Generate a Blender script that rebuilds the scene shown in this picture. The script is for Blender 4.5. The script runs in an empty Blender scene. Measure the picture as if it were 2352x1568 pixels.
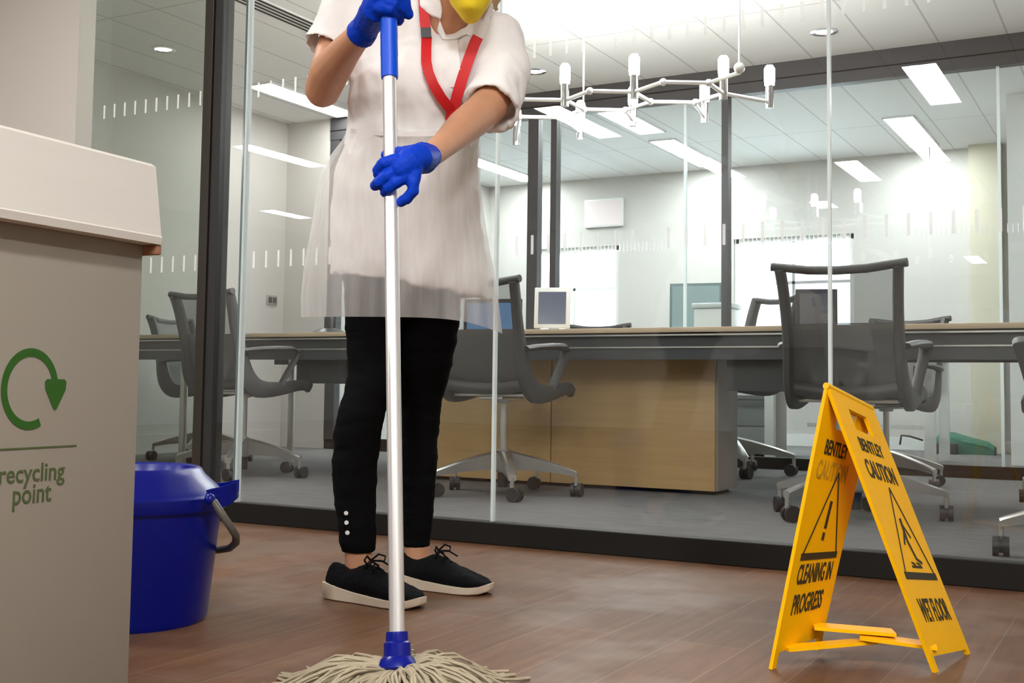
import bpy, bmesh, math, random
from mathutils import Vector, Matrix, noise
from mathutils.bvhtree import BVHTree
random.seed(7)
S = bpy.context.scene
COL = S.collection
PI = math.pi
# ------------------------------------------------------------------ camera
YAW, PIT, ROL, F, CY, CX, HC = 0.5044, 0.0656, -0.0133, 2676.15, 714.87, 1176.0, 0.47
RM = Matrix.Rotation(YAW, 3, 'Z') @ Matrix.Rotation(PIT, 3, 'X') @ Matrix.Rotation(ROL, 3, 'Y')
CAM = Vector((0, 0, HC))
cd = bpy.data.cameras.new('camera'); cam = bpy.data.objects.new('camera', cd); COL.objects.link(cam)
cd.sensor_width = 36; cd.lens = F / 2352 * 36; cd.shift_y = -(784 - CY) / 2352; cd.clip_start = 0.05
r_, f_, u_ = RM.col[0], RM.col[1], RM.col[2]
mw = Matrix((r_, u_, -f_)).transposed().to_4x4(); mw.translation = CAM
cam.matrix_world = mw
S.camera = cam
# ------------------------------------------------------------------ sky, exposure
w = bpy.data.worlds.new('sky'); S.world = w; w.use_nodes = True
bg = w.node_tree.nodes['Background']; bg.inputs[0].default_value = (0.80, 0.92, 1.0, 1); bg.inputs[1].default_value = 9.0
S.view_settings.view_transform = 'Standard'; S.view_settings.look = 'None'
S.view_settings.exposure = 0.0; S.view_settings.gamma = 1.0; S.view_settings.use_curve_mapping = False
S.cycles.transparent_max_bounces = 32; S.cycles.max_bounces = 8
L_HALL, L_ROOM, L_BACK = 118.0, 24.0, 50.0        # what the ceiling panels give off

# ------------------------------------------------------------------ pixel of the photo -> point of the place
def ray(x, y): return RM @ Vector(((x - CX) / F, 1.0, -(y - CY) / F))
def PX(x, y, d): return CAM + ray(x, y) * d
def onz(x, y, z=0.0):
    v = ray(x, y); return CAM + v * ((z - HC) / v.z)
def ony(x, y, Y):
    v = ray(x, y); return CAM + v * (Y / v.y)
def onpl(x, y, p, n):
    v = ray(x, y); return CAM + v * ((p - CAM).dot(n) / v.dot(n))
RIGHT, FWD, UP = Vector(r_), Vector(f_), Vector(u_)

# ------------------------------------------------------------------ materials
MATS = {}
def mat(name, col, rough=0.6, metal=0.0, spec=0.5, var=0.0, vscale=8.0, bump=0.0, bscale=60.0, stretch=(1, 1, 1), coat=0.0):
    if name in MATS: return MATS[name]
    m = bpy.data.materials.new(name); m.use_nodes = True; nt = m.node_tree; b = nt.nodes['Principled BSDF']
    b.inputs['Base Color'].default_value = (*col, 1); b.inputs['Roughness'].default_value = rough
    b.inputs['Metallic'].default_value = metal; b.inputs['Specular IOR Level'].default_value = spec
    b.inputs['Coat Weight'].default_value = coat
    if var or bump:
        tc = nt.nodes.new('ShaderNodeTexCoord'); mp = nt.nodes.new('ShaderNodeMapping'); mp.inputs['Scale'].default_value = stretch
        nt.links.new(tc.outputs['Object'], mp.inputs[0])
        if var:
            n = nt.nodes.new('ShaderNodeTexNoise'); n.inputs['Scale'].default_value = vscale; n.inputs['Detail'].default_value = 5
            nt.links.new(mp.outputs[0], n.inputs['Vector'])
            mx = nt.nodes.new('ShaderNodeMix'); mx.data_type = 'RGBA'
            mx.inputs['A'].default_value = (*[c * (1 - var) for c in col], 1); mx.inputs['B'].default_value = (*[min(1, c * (1 + var)) for c in col], 1)
            nt.links.new(n.outputs['Fac'], mx.inputs['Factor']); nt.links.new(mx.outputs['Result'], b.inputs['Base Color'])
        if bump:
            n2 = nt.nodes.new('ShaderNodeTexNoise'); n2.inputs['Scale'].default_value = bscale; n2.inputs['Detail'].default_value = 6
            nt.links.new(mp.outputs[0], n2.inputs['Vector'])
            bp = nt.nodes.new('ShaderNodeBump'); bp.inputs['Strength'].default_value = bump; bp.inputs['Distance'].default_value = 0.01
            nt.links.new(n2.outputs['Fac'], bp.inputs['Height']); nt.links.new(bp.outputs[0], b.inputs['Normal'])
    MATS[name] = m; return m
def emit(name, col, st):
    m = bpy.data.materials.new(name); m.use_nodes = True; nt = m.node_tree; nt.nodes.clear()
    e = nt.nodes.new('ShaderNodeEmission'); e.inputs[0].default_value = (*col, 1); e.inputs[1].default_value = st
    o = nt.nodes.new('ShaderNodeOutputMaterial'); nt.links.new(e.outputs[0], o.inputs[0]); return m
def see_through(name, col, alpha, rough=0.6, trans=False, noise_amp=0.0):
    """woven mesh / thin film: part of the light passes straight through"""
    m = bpy.data.materials.new(name); m.use_nodes = True; nt = m.node_tree; nt.nodes.clear()
    o = nt.nodes.new('ShaderNodeOutputMaterial'); mix = nt.nodes.new('ShaderNodeMixShader')
    t = nt.nodes.new('ShaderNodeBsdfTransparent'); p = nt.nodes.new('ShaderNodeBsdfPrincipled')
    p.inputs['Base Color'].default_value = (*col, 1); p.inputs['Roughness'].default_value = rough
    src = p
    if trans:
        tl = nt.nodes.new('ShaderNodeBsdfTranslucent'); tl.inputs[0].default_value = (*col, 1)
        m2 = nt.nodes.new('ShaderNodeMixShader'); m2.inputs[0].default_value = 0.5
        nt.links.new(p.outputs[0], m2.inputs[1]); nt.links.new(tl.outputs[0], m2.inputs[2]); src = m2
    mix.inputs[0].default_value = alpha
    if noise_amp:
        tc = nt.nodes.new('ShaderNodeTexCoord'); mp = nt.nodes.new('ShaderNodeMapping'); mp.inputs['Scale'].default_value = (26, 26, 3)
        n = nt.nodes.new('ShaderNodeTexNoise'); n.inputs['Scale'].default_value = 1.0; n.inputs['Detail'].default_value = 4
        mr = nt.nodes.new('ShaderNodeMapRange'); mr.inputs[1].default_value = 0.3; mr.inputs[2].default_value = 0.7
        mr.inputs[3].default_value = alpha - noise_amp; mr.inputs[4].default_value = alpha + noise_amp
        nt.links.new(tc.outputs['Object'], mp.inputs[0]); nt.links.new(mp.outputs[0], n.inputs['Vector'])
        nt.links.new(n.outputs['Fac'], mr.inputs[0]); nt.links.new(mr.outputs[0], mix.inputs[0])
    nt.links.new(t.outputs[0], mix.inputs[1]); nt.links.new(src.outputs[0], mix.inputs[2]); nt.links.new(mix.outputs[0], o.inputs[0])
    return m
def glass(name, tint, f0=0.045):
    m = bpy.data.materials.new(name); m.use_nodes = True; nt = m.node_tree; nt.nodes.clear(); N = nt.nodes.new; L = nt.links.new
    o = N('ShaderNodeOutputMaterial'); mix = N('ShaderNodeMixShader'); t = N('ShaderNodeBsdfTransparent'); g = N('ShaderNodeBsdfGlossy')
    t.inputs[0].default_value = (*tint, 1); g.inputs['Roughness'].default_value = 0.0
    ge = N('ShaderNodeNewGeometry'); dt = N('ShaderNodeVectorMath'); dt.operation = 'DOT_PRODUCT'
    L(ge.outputs['Normal'], dt.inputs[0]); L(ge.outputs['Incoming'], dt.inputs[1])
    def ma(op, a, b=None):
        n = N('ShaderNodeMath'); n.operation = op
        for i, v in enumerate((a, b)):
            if v is None: continue
            if isinstance(v, (int, float)): n.inputs[i].default_value = v
            else: L(v, n.inputs[i])
        return n.outputs[0]
    c = ma('ABSOLUTE', dt.outputs['Value']); k = ma('POWER', ma('SUBTRACT', 1.0, c), 5.0)
    fr = ma('ADD', ma('MULTIPLY', k, 1 - f0), f0)
    L(fr, mix.inputs[0]); L(t.outputs[0], mix.inputs[1]); L(g.outputs[0], mix.inputs[2]); L(mix.outputs[0], o.inputs[0])
    return m
def wood_floor():
    m = bpy.data.materials.new('wood_planks'); m.use_nodes = True; nt = m.node_tree; N = nt.nodes.new; L = nt.links.new
    b = nt.nodes['Principled BSDF']; tc = N('ShaderNodeTexCoord')
    mp = N('ShaderNodeMapping'); mp.inputs['Rotation'].default_value = (0, 0, PI / 2); mp.inputs['Location'].default_value = (0, 0.003, 0)
    L(tc.outputs['Object'], mp.inputs[0])
    br = N('ShaderNodeTexBrick'); br.inputs['Scale'].default_value = 1.0; br.inputs['Brick Width'].default_value = 1.4; br.inputs['Row Height'].default_value = 0.1327
    br.inputs['Mortar Size'].default_value = 0.0012; br.inputs['Mortar Smooth'].default_value = 0.3; br.inputs['Bias'].default_value = 0.0
    br.inputs['Color1'].default_value = (0.150, 0.072, 0.036, 1); br.inputs['Color2'].default_value = (0.112, 0.053, 0.026, 1); br.inputs['Mortar'].default_value = (0.20, 0.13, 0.09, 1)
    L(mp.outputs[0], br.inputs['Vector'])
    mp2 = N('ShaderNodeMapping'); mp2.inputs['Scale'].default_value = (26, 1.6, 1); L(tc.outputs['Object'], mp2.inputs[0])
    n1 = N('ShaderNodeTexNoise'); n1.inputs['Scale'].default_value = 2.2; n1.inputs['Detail'].default_value = 8; n1.inputs['Roughness'].default_value = 0.65; L(mp2.outputs[0], n1.inputs['Vector'])
    rmp = N('ShaderNodeMapRange'); rmp.inputs[1].default_value = 0.3; rmp.inputs[2].default_value = 0.72; rmp.inputs[3].default_value = 0.72; rmp.inputs[4].default_value = 1.22
    L(n1.outputs['Fac'], rmp.inputs[0])
    mul = N('ShaderNodeMix'); mul.data_type = 'RGBA'; mul.blend_type = 'MULTIPLY'; mul.inputs['Factor'].default_value = 1
    L(br.outputs['Color'], mul.inputs['A']); L(rmp.outputs[0], mul.inputs['B'])
    n2 = N('ShaderNodeTexNoise'); n2.inputs['Scale'].default_value = 2.4; n2.inputs['Detail'].default_value = 3; L(tc.outputs['Object'], n2.inputs['Vector'])
    n3 = N('ShaderNodeTexNoise'); n3.inputs['Scale'].default_value = 260; n3.inputs['Detail'].default_value = 2; L(tc.outputs['Object'], n3.inputs['Vector'])
    wet = N('ShaderNodeMapRange'); wet.inputs[1].default_value = 0.47; wet.inputs[2].default_value = 0.6; L(n2.outputs['Fac'], wet.inputs[0])
    # drying damp streaks are greyer than the bare boards
    damp = N('ShaderNodeMix'); damp.data_type = 'RGBA'; damp.inputs['B'].default_value = (0.175, 0.108, 0.070, 1)
    dm = N('ShaderNodeMath'); dm.operation = 'MULTIPLY'; dm.inputs[1].default_value = 0.5; L(wet.outputs[0], dm.inputs[0]); L(dm.outputs[0], damp.inputs['Factor'])
    L(mul.outputs['Result'], damp.inputs['A']); L(damp.outputs['Result'], b.inputs['Base Color'])
    ro = N('ShaderNodeMapRange'); ro.inputs[3].default_value = 0.52; ro.inputs[4].default_value = 0.36; L(wet.outputs[0], ro.inputs[0]); L(ro.outputs[0], b.inputs['Roughness'])
    bp = N('ShaderNodeBump'); bp.inputs['Distance'].default_value = 0.004; bp.inputs['Strength'].default_value = 0.12; L(n3.outputs['Fac'], bp.inputs['Height']); L(bp.outputs[0], b.inputs['Normal'])
    b.inputs['Specular IOR Level'].default_value = 0.13
    return m
def carpet():
    m = bpy.data.materials.new('carpet'); m.use_nodes = True; nt = m.node_tree; N = nt.nodes.new; L = nt.links.new
    b = nt.nodes['Principled BSDF']; b.inputs['Roughness'].default_value = 0.95; tc = N('ShaderNodeTexCoord')
    mp = N('ShaderNodeMapping'); mp.inputs['Scale'].default_value = (2.2, 14, 1); L(tc.outputs['Object'], mp.inputs[0])
    n = N('ShaderNodeTexNoise'); n.inputs['Scale'].default_value = 3; n.inputs['Detail'].default_value = 7; L(mp.outputs[0], n.inputs['Vector'])
    mx = N('ShaderNodeMix'); mx.data_type = 'RGBA'; mx.inputs['A'].default_value = (0.070, 0.068, 0.068, 1); mx.inputs['B'].default_value = (0.19, 0.186, 0.186, 1)
    L(n.outputs['Fac'], mx.inputs['Factor']); L(mx.outputs['Result'], b.inputs['Base Color']); return m
def ceiling_tiles():
    m = bpy.data.materials.new('ceiling_tiles'); m.use_nodes = True; nt = m.node_tree; N = nt.nodes.new; L = nt.links.new
    b = nt.nodes['Principled BSDF']; b.inputs['Roughness'].default_value = 0.7; tc = N('ShaderNodeTexCoord')
    mp = N('ShaderNodeMapping'); mp.inputs['Rotation'].default_value = (0, 0, PI / 2); mp.inputs['Location'].default_value = (0, -0.041, 0); L(tc.outputs['Object'], mp.inputs[0])
    br = N('ShaderNodeTexBrick'); br.offset = 0.0; br.inputs['Scale'].default_value = 1.0; br.inputs['Brick Width'].default_value = 1.5; br.inputs['Row Height'].default_value = 0.366
    br.inputs['Mortar Size'].default_value = 0.006; br.inputs['Mortar Smooth'].default_value = 0.1
    br.inputs['Color1'].default_value = (0.86, 0.855, 0.845, 1); br.inputs['Color2'].default_value = (0.85, 0.845, 0.835, 1); br.inputs['Mortar'].default_value = (0.60, 0.59, 0.57, 1)
    L(mp.outputs[0], br.inputs['Vector']); L(br.outputs['Color'], b.inputs['Base Color']); return m

M_WALL = mat('wall_paint', (0.55, 0.53, 0.50), 0.8, bump=0.03, bscale=300)
M_HALLWALL = mat('hall_wall_paint', (0.60, 0.575, 0.53), 0.8, bump=0.03, bscale=300)
M_DARK = mat('dark_frame', (0.010, 0.009, 0.008), 0.5, spec=.2)
M_FRAMEGREY = mat('grey_frame', (0.060, 0.060, 0.064), 0.45, spec=.3)
M_BRONZE = mat('bronze_frame', (0.030, 0.025, 0.020), 0.45, spec=.3)
M_GLASS = glass('pane_glass', (0.965, 0.985, 0.98))
M_GLASS_G = glass('door_glass', (0.78, 0.82, 0.795), 0.05)
M_SEAL = see_through('clear_seal', (0.90, 0.95, 0.95), 0.85, 0.2, True)
M_EDGE = mat('glass_edge', (0.10, 0.17, 0.17), 0.15)
M_FROST = see_through('frosted_film', (0.97, 0.98, 0.98), 0.5, 0.5, True)
M_WHITE = mat('white_metal', (0.78, 0.78, 0.76), 0.4)
M_ALU = mat('polished_aluminium', (0.62, 0.61, 0.58), 0.28, metal=0.85)
M_CHROME = mat('chrome', (0.82, 0.82, 0.84), 0.12, metal=1.0)
M_LAMPMETAL = mat('pale_lamp_metal', (0.85, 0.85, 0.87), 0.3, metal=.35)
M_RUBBER = mat('black_rubber', (0.018, 0.018, 0.02), 0.5)
M_CHAIR = mat('graphite_plastic', (0.055, 0.056, 0.058), 0.45)
M_MESH = see_through('chair_mesh', (0.075, 0.076, 0.080), 0.36)
M_MESHD = see_through('chair_mesh_dense', (0.10, 0.10, 0.102), 0.74)
M_OAK = mat('desk_oak_edge', (0.52, 0.40, 0.27), 0.5, var=0.12, vscale=6, stretch=(1, 30, 30))
M_VENEER = mat('cabinet_veneer', (0.62, 0.40, 0.18), 0.45, var=0.12, vscale=3, stretch=(1, 8, 20))
M_GREYLAM = mat('grey_laminate', (0.36, 0.335, 0.30), 0.5)
M_FASCIA = mat('desk_fascia', (0.055, 0.060, 0.066), 0.35)
M_BLUE = mat('blue_plastic', (0.0005, 0.006, 0.20), 0.28, spec=.35)
M_BLUEGRIP = mat('blue_grip', (0.0, 0.075, 0.66), 0.38, spec=.3)
M_GLOVE = mat('blue_nitrile', (0.0, 0.040, 0.50), 0.55, spec=.15, bump=0.15, bscale=140)
M_SKIN = mat('skin', (0.56, 0.285, 0.165), 0.5, var=0.10, vscale=14, bump=0.05, bscale=120)
M_SHIRT = mat('white_cotton', (0.86, 0.855, 0.85), 0.9, spec=.2, bump=0.5, bscale=11, stretch=(1, 1, 0.35))
M_APRON = see_through('apron_film', (0.88, 0.87, 0.85), 0.44, 0.4, True, 0.12)
M_PANTS = mat('black_leggings', (0.0035, 0.0035, 0.004), 0.9, spec=.08, bump=0.2, bscale=30, stretch=(1, 1, 3))
M_SHOE = mat('black_knit', (0.004, 0.004, 0.005), 0.9, spec=.1, bump=0.3, bscale=400)
M_SOLE = mat('cream_sole', (0.60, 0.51, 0.40), 0.6, var=0.12, vscale=30)
M_RED = mat('red_ribbon', (0.60, 0.006, 0.010), 0.6)
M_YELLOW_MASK = mat('yellow_mask', (0.90, 0.70, 0.02), 0.75, bump=0.1, bscale=200)
M_SIGN = mat('yellow_plastic', (0.90, 0.47, 0.0), 0.4, spec=.25, var=0.06, vscale=10)
M_PRINT = mat('dark_print', (0.035, 0.026, 0.012), 0.6)
M_FADED = mat('faded_print', (0.52, 0.30, 0.015), 0.5)
M_BIN = mat('bin_laminate', (0.255, 0.226, 0.188), 0.55, bump=0.02, bscale=200)
M_BINLID = mat('bin_lid_laminate', (0.60, 0.58, 0.535), 0.5, var=0.03, vscale=4, stretch=(1, 1, 12))
M_BROWN = mat('particle_board', (0.27, 0.13, 0.07), 0.7, var=0.25, vscale=40)
M_GREEN = mat('green_vinyl', (0.016, 0.085, 0.004), 0.5)
M_OLIVE = mat('olive_vinyl', (0.060, 0.085, 0.028), 0.5)
M_YARN = mat('mop_yarn', (0.36, 0.305, 0.215), 0.95, var=0.3, vscale=40)
M_PANEL = emit('panel_light_hall', (1.0, 0.985, 0.96), L_HALL)
M_PANELR = emit('panel_light_room', (1.0, 0.985, 0.96), L_ROOM)
M_PANELB = emit('panel_light_back', (0.96, 0.985, 1.0), L_BACK)
M_BULB = emit('bulb_light', (1.0, 0.98, 0.95), 240.0)
M_DOWN = emit('downlight_lens', (1.0, 0.97, 0.92), 5.0)
M_SCREENB = emit('blue_screen', (0.16, 0.34, 0.62), 1.0)

# ------------------------------------------------------------------ mesh helpers
class MB:
    def __init__(s): s.bm = bmesh.new()
    def face(s, pts):
        try: return s.bm.faces.new([s.bm.verts.new(p) for p in pts])
        except ValueError: return None
    def box(s, x0, x1, y0, y1, z0, z1, bev=0.0, mtx=None):
        r = bmesh.ops.create_cube(s.bm, size=1.0)
        m = Matrix.Translation(((x0 + x1) / 2, (y0 + y1) / 2, (z0 + z1) / 2)) @ Matrix.Diagonal((abs(x1 - x0), abs(y1 - y0), abs(z1 - z0), 1))
        if mtx: m = mtx @ m
        bmesh.ops.transform(s.bm, matrix=m, verts=r['verts'])
        if bev:
            es = list({e for v in r['verts'] for e in v.link_edges})
            bmesh.ops.bevel(s.bm, geom=es, offset=bev, segments=2, profile=0.5, affect='EDGES')
        return s
    def loft(s, rings, cap=True, closed=True):
        vs = [[s.bm.verts.new(p) for p in r] for r in rings]; n = len(rings[0])
        for a, b in zip(vs, vs[1:]):
            for i in range(n if closed else n - 1):
                j = (i + 1) % n; s.bm.faces.new((a[i], a[j], b[j], b[i]))
        if cap and closed:
            s.bm.faces.new(list(reversed(vs[0]))); s.bm.faces.new(vs[-1])
        return s
    def tube(s, pts, rad, n=10, cap=True, flat=None, roundcap=False):
        pts = [Vector(p) for p in pts]; k = len(pts)
        rad = [rad] * k if isinstance(rad, (int, float)) else list(rad)
        if roundcap:
            d0 = (pts[0] - pts[1]).normalized(); d1 = (pts[-1] - pts[-2]).normalized()
            ex = [(math.sin(t), math.cos(t)) for t in (PI * .48, PI * .3, PI * .15)]
            p0 = [pts[0] + d0 * rad[0] * a for a, c in ex]; p1 = [pts[-1] + d1 * rad[-1] * a for a, c in reversed(ex)]
            rr0 = [rad[0] * max(c, .05) for a, c in ex]; rr1 = [rad[-1] * max(c, .05) for a, c in reversed(ex)]
            pts = p0 + pts + p1; rad = rr0 + rad + rr1; k = len(pts)
        rings = []; prev = None
        for i, p in enumerate(pts):
            t = ((pts[min(i + 1, k - 1)] - pts[max(i - 1, 0)])).normalized()
            if prev is None:
                a = Vector((0, 0, 1)) if abs(t.z) < 0.9 else Vector((1, 0, 0)); u = t.cross(a).normalized()
            else: u = (prev - t * prev.dot(t)).normalized()
            prev = u; v = t.cross(u)
            fu, fv = flat if flat else (1, 1)
            rings.append([p + (u * math.cos(2 * PI * q / n) * fu + v * math.sin(2 * PI * q / n) * fv) * rad[i] for q in range(n)])
        return s.loft(rings, cap)
    def lathe(s, prof, n=24, c=(0, 0, 0), sx=1.0, sy=1.0, cap=True):
        c = Vector(c)
        return s.loft([[c + Vector((r * sx * math.cos(2 * PI * q / n), r * sy * math.sin(2 * PI * q / n), z)) for q in range(n)] for r, z in prof], cap)
    def prism(s, poly, d):
        """poly: list of 3-D points; d: thickness vector"""
        d = Vector(d); return s.loft([[Vector(p) for p in poly], [Vector(p) + d for p in poly]])
    def ball(s, c, rx, ry=None, rz=None, seg=16, mtx=None):
        r = bmesh.ops.create_uvsphere(s.bm, u_segments=seg, v_segments=max(6, seg // 2), radius=1.0)
        m = Matrix.Translation(c) @ (mtx.to_4x4() if mtx else Matrix()) @ Matrix.Diagonal((rx, ry or rx, rz or rx, 1))
        bmesh.ops.transform(s.bm, matrix=m, verts=r['verts']); return s
    def mesh(s, name, smooth=True, ang=40):
        bmesh.ops.recalc_face_normals(s.bm, faces=s.bm.faces)
        me = bpy.data.meshes.new(name); s.bm.to_mesh(me); s.bm.free()
        if smooth:
            for p in me.polygons: p.use_smooth = True
            try: me.set_sharp_from_angle(angle=math.radians(ang))
            except Exception: pass
        return me
    def build(s, name, m, parent=None, smooth=True, ang=40, world=False):
        return link(name, s.mesh(name, smooth, ang), m, parent)
def link(name, me, m, parent=None):
    o = bpy.data.objects.new(name, me); COL.objects.link(o)
    if m and not me.materials: me.materials.append(m)
    if parent is not None:
        o.parent = parent
        if parent.get('_w'):            # parts modelled in world coordinates
            o.matrix_parent_inverse = Matrix.Translation(parent.location).inverted()
            o['_w'] = 0
    return o
def sub(name, me_or_mb, m, part):
    """a sub-part: same frame as the part it belongs to"""
    me = me_or_mb.mesh(name) if isinstance(me_or_mb, MB) else me_or_mb
    o = bpy.data.objects.new(name, me); COL.objects.link(o); me.materials.append(m); o.parent = part; return o
def tag(o, label, cat, group=None):
    o['label'] = label; o['category'] = cat
    if group: o['group'] = group
    return o
def thing(name, label, cat, loc=(0, 0, 0), rz=0, group=None, world=True):
    o = bpy.data.objects.new(name, None); COL.objects.link(o); o.empty_display_size = 0.1
    o.location = loc; o.rotation_euler = (0, 0, rz); tag(o, label, cat, group)
    if world and not rz: o['_w'] = 1
    return o
def struct(name, mb, m, parent=None, smooth=False):
    o = mb.build(name, m, parent, smooth)
    if parent is None: o['kind'] = 'structure'
    return o
def copy_tree(src, loc, rz, label, group=None, scale=1.0):
    r = src.copy(); COL.objects.link(r); r.location = loc; r.rotation_euler = (0, 0, rz); r.scale = (scale,) * 3
    r['label'] = label
    if group: r['group'] = group
    for ch in list(src.children):
        c = ch.copy(); COL.objects.link(c); c.parent = r
        for g in list(ch.children):
            d = g.copy(); COL.objects.link(d); d.parent = c
    return r
def remeshed(mb, voxel, smooth=4, fac=0.5, amp=0.0, nscale=(20, 20, 8), name='m'):
    """one continuous skin over overlapping closed shapes"""
    bmesh.ops.recalc_face_normals(mb.bm, faces=mb.bm.faces)
    me = bpy.data.meshes.new('tmp'); mb.bm.to_mesh(me); mb.bm.free()
    o = bpy.data.objects.new('tmp', me); COL.objects.link(o)
    md = o.modifiers.new('r', 'REMESH'); md.mode = 'VOXEL'; md.voxel_size = voxel; md.adaptivity = 0
    ms = o.modifiers.new('s', 'SMOOTH'); ms.iterations = smooth; ms.factor = fac
    dg = bpy.context.evaluated_depsgraph_get(); dg.update()
    r = bpy.data.meshes.new_from_object(o.evaluated_get(dg)); r.name = name
    bpy.data.objects.remove(o); bpy.data.meshes.remove(me)
    if amp:
        nn = [v.normal.copy() for v in r.vertices]
        for v, q in zip(r.vertices, nn):
            c = v.co; t = noise.fractal(Vector((c.x * nscale[0], c.y * nscale[1], c.z * nscale[2])), 0.8, 2.0, 4)
            v.co = c + q * t * amp
    for p in r.polygons: p.use_smooth = True
    return r
def bvh(me): return BVHTree.FromPolygons([v.co for v in me.vertices], [p.vertices for p in me.polygons])
def letters(txt, c, right, up, wdt, hgt, m, parent, name='lettering', thick=0.0006, bold=0.0, fmap=None):
    cu = bpy.data.curves.new('t', 'FONT'); cu.body = txt; cu.extrude = 0.5; cu.resolution_u = 3; cu.align_x = 'LEFT'; cu.offset = bold
    o = bpy.data.objects.new('t', cu); COL.objects.link(o)
    dg = bpy.context.evaluated_depsgraph_get(); dg.update()
    me = bpy.data.meshes.new_from_object(o.evaluated_get(dg)); bpy.data.objects.remove(o)
    xs = [v.co.x for v in me.vertices]; ys = [v.co.y for v in me.vertices]
    x0, x1, y0, y1 = min(xs), max(xs), min(ys), max(ys)
    right = Vector(right).normalized(); up = Vector(up).normalized(); nor = right.cross(up); c = Vector(c)
    for v in me.vertices:
        if fmap: v.co = fmap((v.co.x - x0) / (x1 - x0), (v.co.y - y0) / (y1 - y0), thick * (v.co.z + .5)); continue
        a = ((v.co.x - x0) / (x1 - x0) - .5) * wdt; b = ((v.co.y - y0) / (y1 - y0) - .5) * hgt
        v.co = c + right * a + up * b + nor * (thick * (v.co.z + .5))
    me.name = name; me.materials.clear()
    return link(name, me, m, parent)

# ================================================================== THE SETTING
ZC = 2.5                      # ceiling height
YG, YB, YF = 3.065, 7.0, 10.15   # near glass wall, back glass wall, far wall
XL = -5.88
struct('floor', MB().box(-10, 3, -7, YG + .06, -.1, 0), wood_floor())
struct('floor_carpet', MB().box(-10, 3, YG + .06, YF + .3, -.1, 0), carpet())
struct('ceiling', MB().box(-10, 3, -7, YF + .3, ZC, ZC + .1), ceiling_tiles())
struct('wall_left', MB().box(XL - .12, XL, YG + .016, YF, 0, ZC), M_WALL)
struct('wall_right', MB().box(1.6, 1.72, YG + .14, YF, 0, ZC), M_WALL)
struct('wall_hall_back', MB().box(-10, 3, -7.1, -7, 0, ZC), M_HALLWALL)
struct('wall_hall_left', MB().box(-10.1, -10, -7, YG, 0, ZC), M_HALLWALL)
struct('wall_hall_right', MB().box(3, 3.1, -7, YG, 0, ZC), M_HALLWALL)
struct('wall_hall_front', MB().box(-10, -3.553, YG - .06, YG + .016, 0, ZC), M_HALLWALL)
struct('wall_hall_end', MB().box(1.6, 3, YG, YG + .14, 0, ZC), M_HALLWALL)
struct('baseboard_left', MB().box(XL, XL + .014, YG + .15, YB - .02, 0, .13), M_WALL)
# far wall with two window openings
far = MB()
W1, W2, ZS, ZT = (-5.42, -4.45), (-3.32, -2.25), 0.72, 1.84
for a, b in ((XL, W1[0]), (W1[1], W2[0]), (W2[1], 1.6)): far.box(a, b, YF, YF + .15, 0, ZC)
for a, b in (W1, W2): far.box(a, b, YF, YF + .15, 0, ZS); far.box(a, b, YF, YF + .15, ZT, ZC)
struct('wall_far', far, M_WALL)
struct('baseboard_far', MB().box(XL, 1.6, YF - .012, YF, 0, .1), M_WHITE)
for i, (a, b) in enumerate((W1, W2)):
    mb = MB()
    mb.box(a, a + .04, YF + .03, YF + .09, ZS, ZT).box(b - .04, b, YF + .03, YF + .09, ZS, ZT).box(a, b, YF + .03, YF + .09, ZS, ZS + .04).box(a, b, YF + .03, YF + .09, ZT - .04, ZT)
    mb.box(a, b, YF + .04, YF + .08, 1.42, 1.445); mb.box((a + b) / 2 - .012, (a + b) / 2 + .012, YF + .04, YF + .08, ZS, ZT)
    wn = struct('window_%d' % (20 + i), mb, M_WHITE)
    struct('glazing', MB().box(a + .04, b - .04, YF + .055, YF + .065, ZS + .04, ZT - .04), M_GLASS, wn)
    struct('sill', MB().box(a - .03, b + .03, YF - .10, YF + .03, ZS - .03, ZS), M_WHITE, wn)
struct('trim_pillar', MB().box(-1.30, -1.06, YF - .12, YF, 0, ZC), mat('beige_pillar', (0.60, 0.56, 0.44), 0.7))
struct('wall_column', MB().box(-.85, .1, 8.45, 8.72, 0, ZC), mat('white_column', (0.80, 0.80, 0.78), 0.7))
# near glass wall: panes, bottom channel, post, seals
struct('trim_1', MB().box(-3.553, 1.6, YG, YG + .05, 0, .067, .003), M_DARK)
def dashes(x0, x1, z0, z1, y, step=.0545, wd=.0085, ph=0.0):
    mb = MB(); k = math.ceil((x0 + .02 - ph) / step); x = k * step + ph
    while x < x1 - .01: mb.box(x - wd / 2, x + wd / 2, y - .001, y, z0, z1); x += step
    return mb
NEAR = [(-3.553, -2.966, M_GLASS_G), (-2.886, -2.786, M_GLASS), (-2.772, -1.766, M_GLASS), (-1.758, -.751, M_GLASS), (-.743, .27, M_GLASS), (.278, 1.6, M_GLASS)]
for i, (a, b, g) in enumerate(NEAR):
    wn = struct('window_%d' % (i + 1), MB().box(a, b, YG + .018, YG + .030, .06, ZC), g)
    if b - a > .2:
        mb = dashes(a, b, 1.472, 1.524, YG + .0175); bmx = dashes(a, b, .872, .930, YG + .0175)
        tmp = bpy.data.meshes.new('t'); bmx.bm.to_mesh(tmp); mb.bm.from_mesh(tmp); bpy.data.meshes.remove(tmp)
        struct('frosted_dashes', mb, M_FROST, wn)
for i, x in enumerate((-1.762, -.747, .274)):
    struct('trim_%d' % (i + 2), MB().box(x - .004, x + .004, YG + .016, YG + .032, .06, ZC), M_SEAL)
struct('trim_5', MB().box(-2.786, -2.779, YG + .010, YG + .036, .06, ZC), M_EDGE)
struct('trim_6', MB().box(-2.779, -2.770, YG + .012, YG + .034, .06, ZC), M_SEAL)
p = struct('trim_7', MB().box(-2.966, -2.926, YG - .004, YG + .05, .0, ZC, .002), M_BRONZE)
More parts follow.
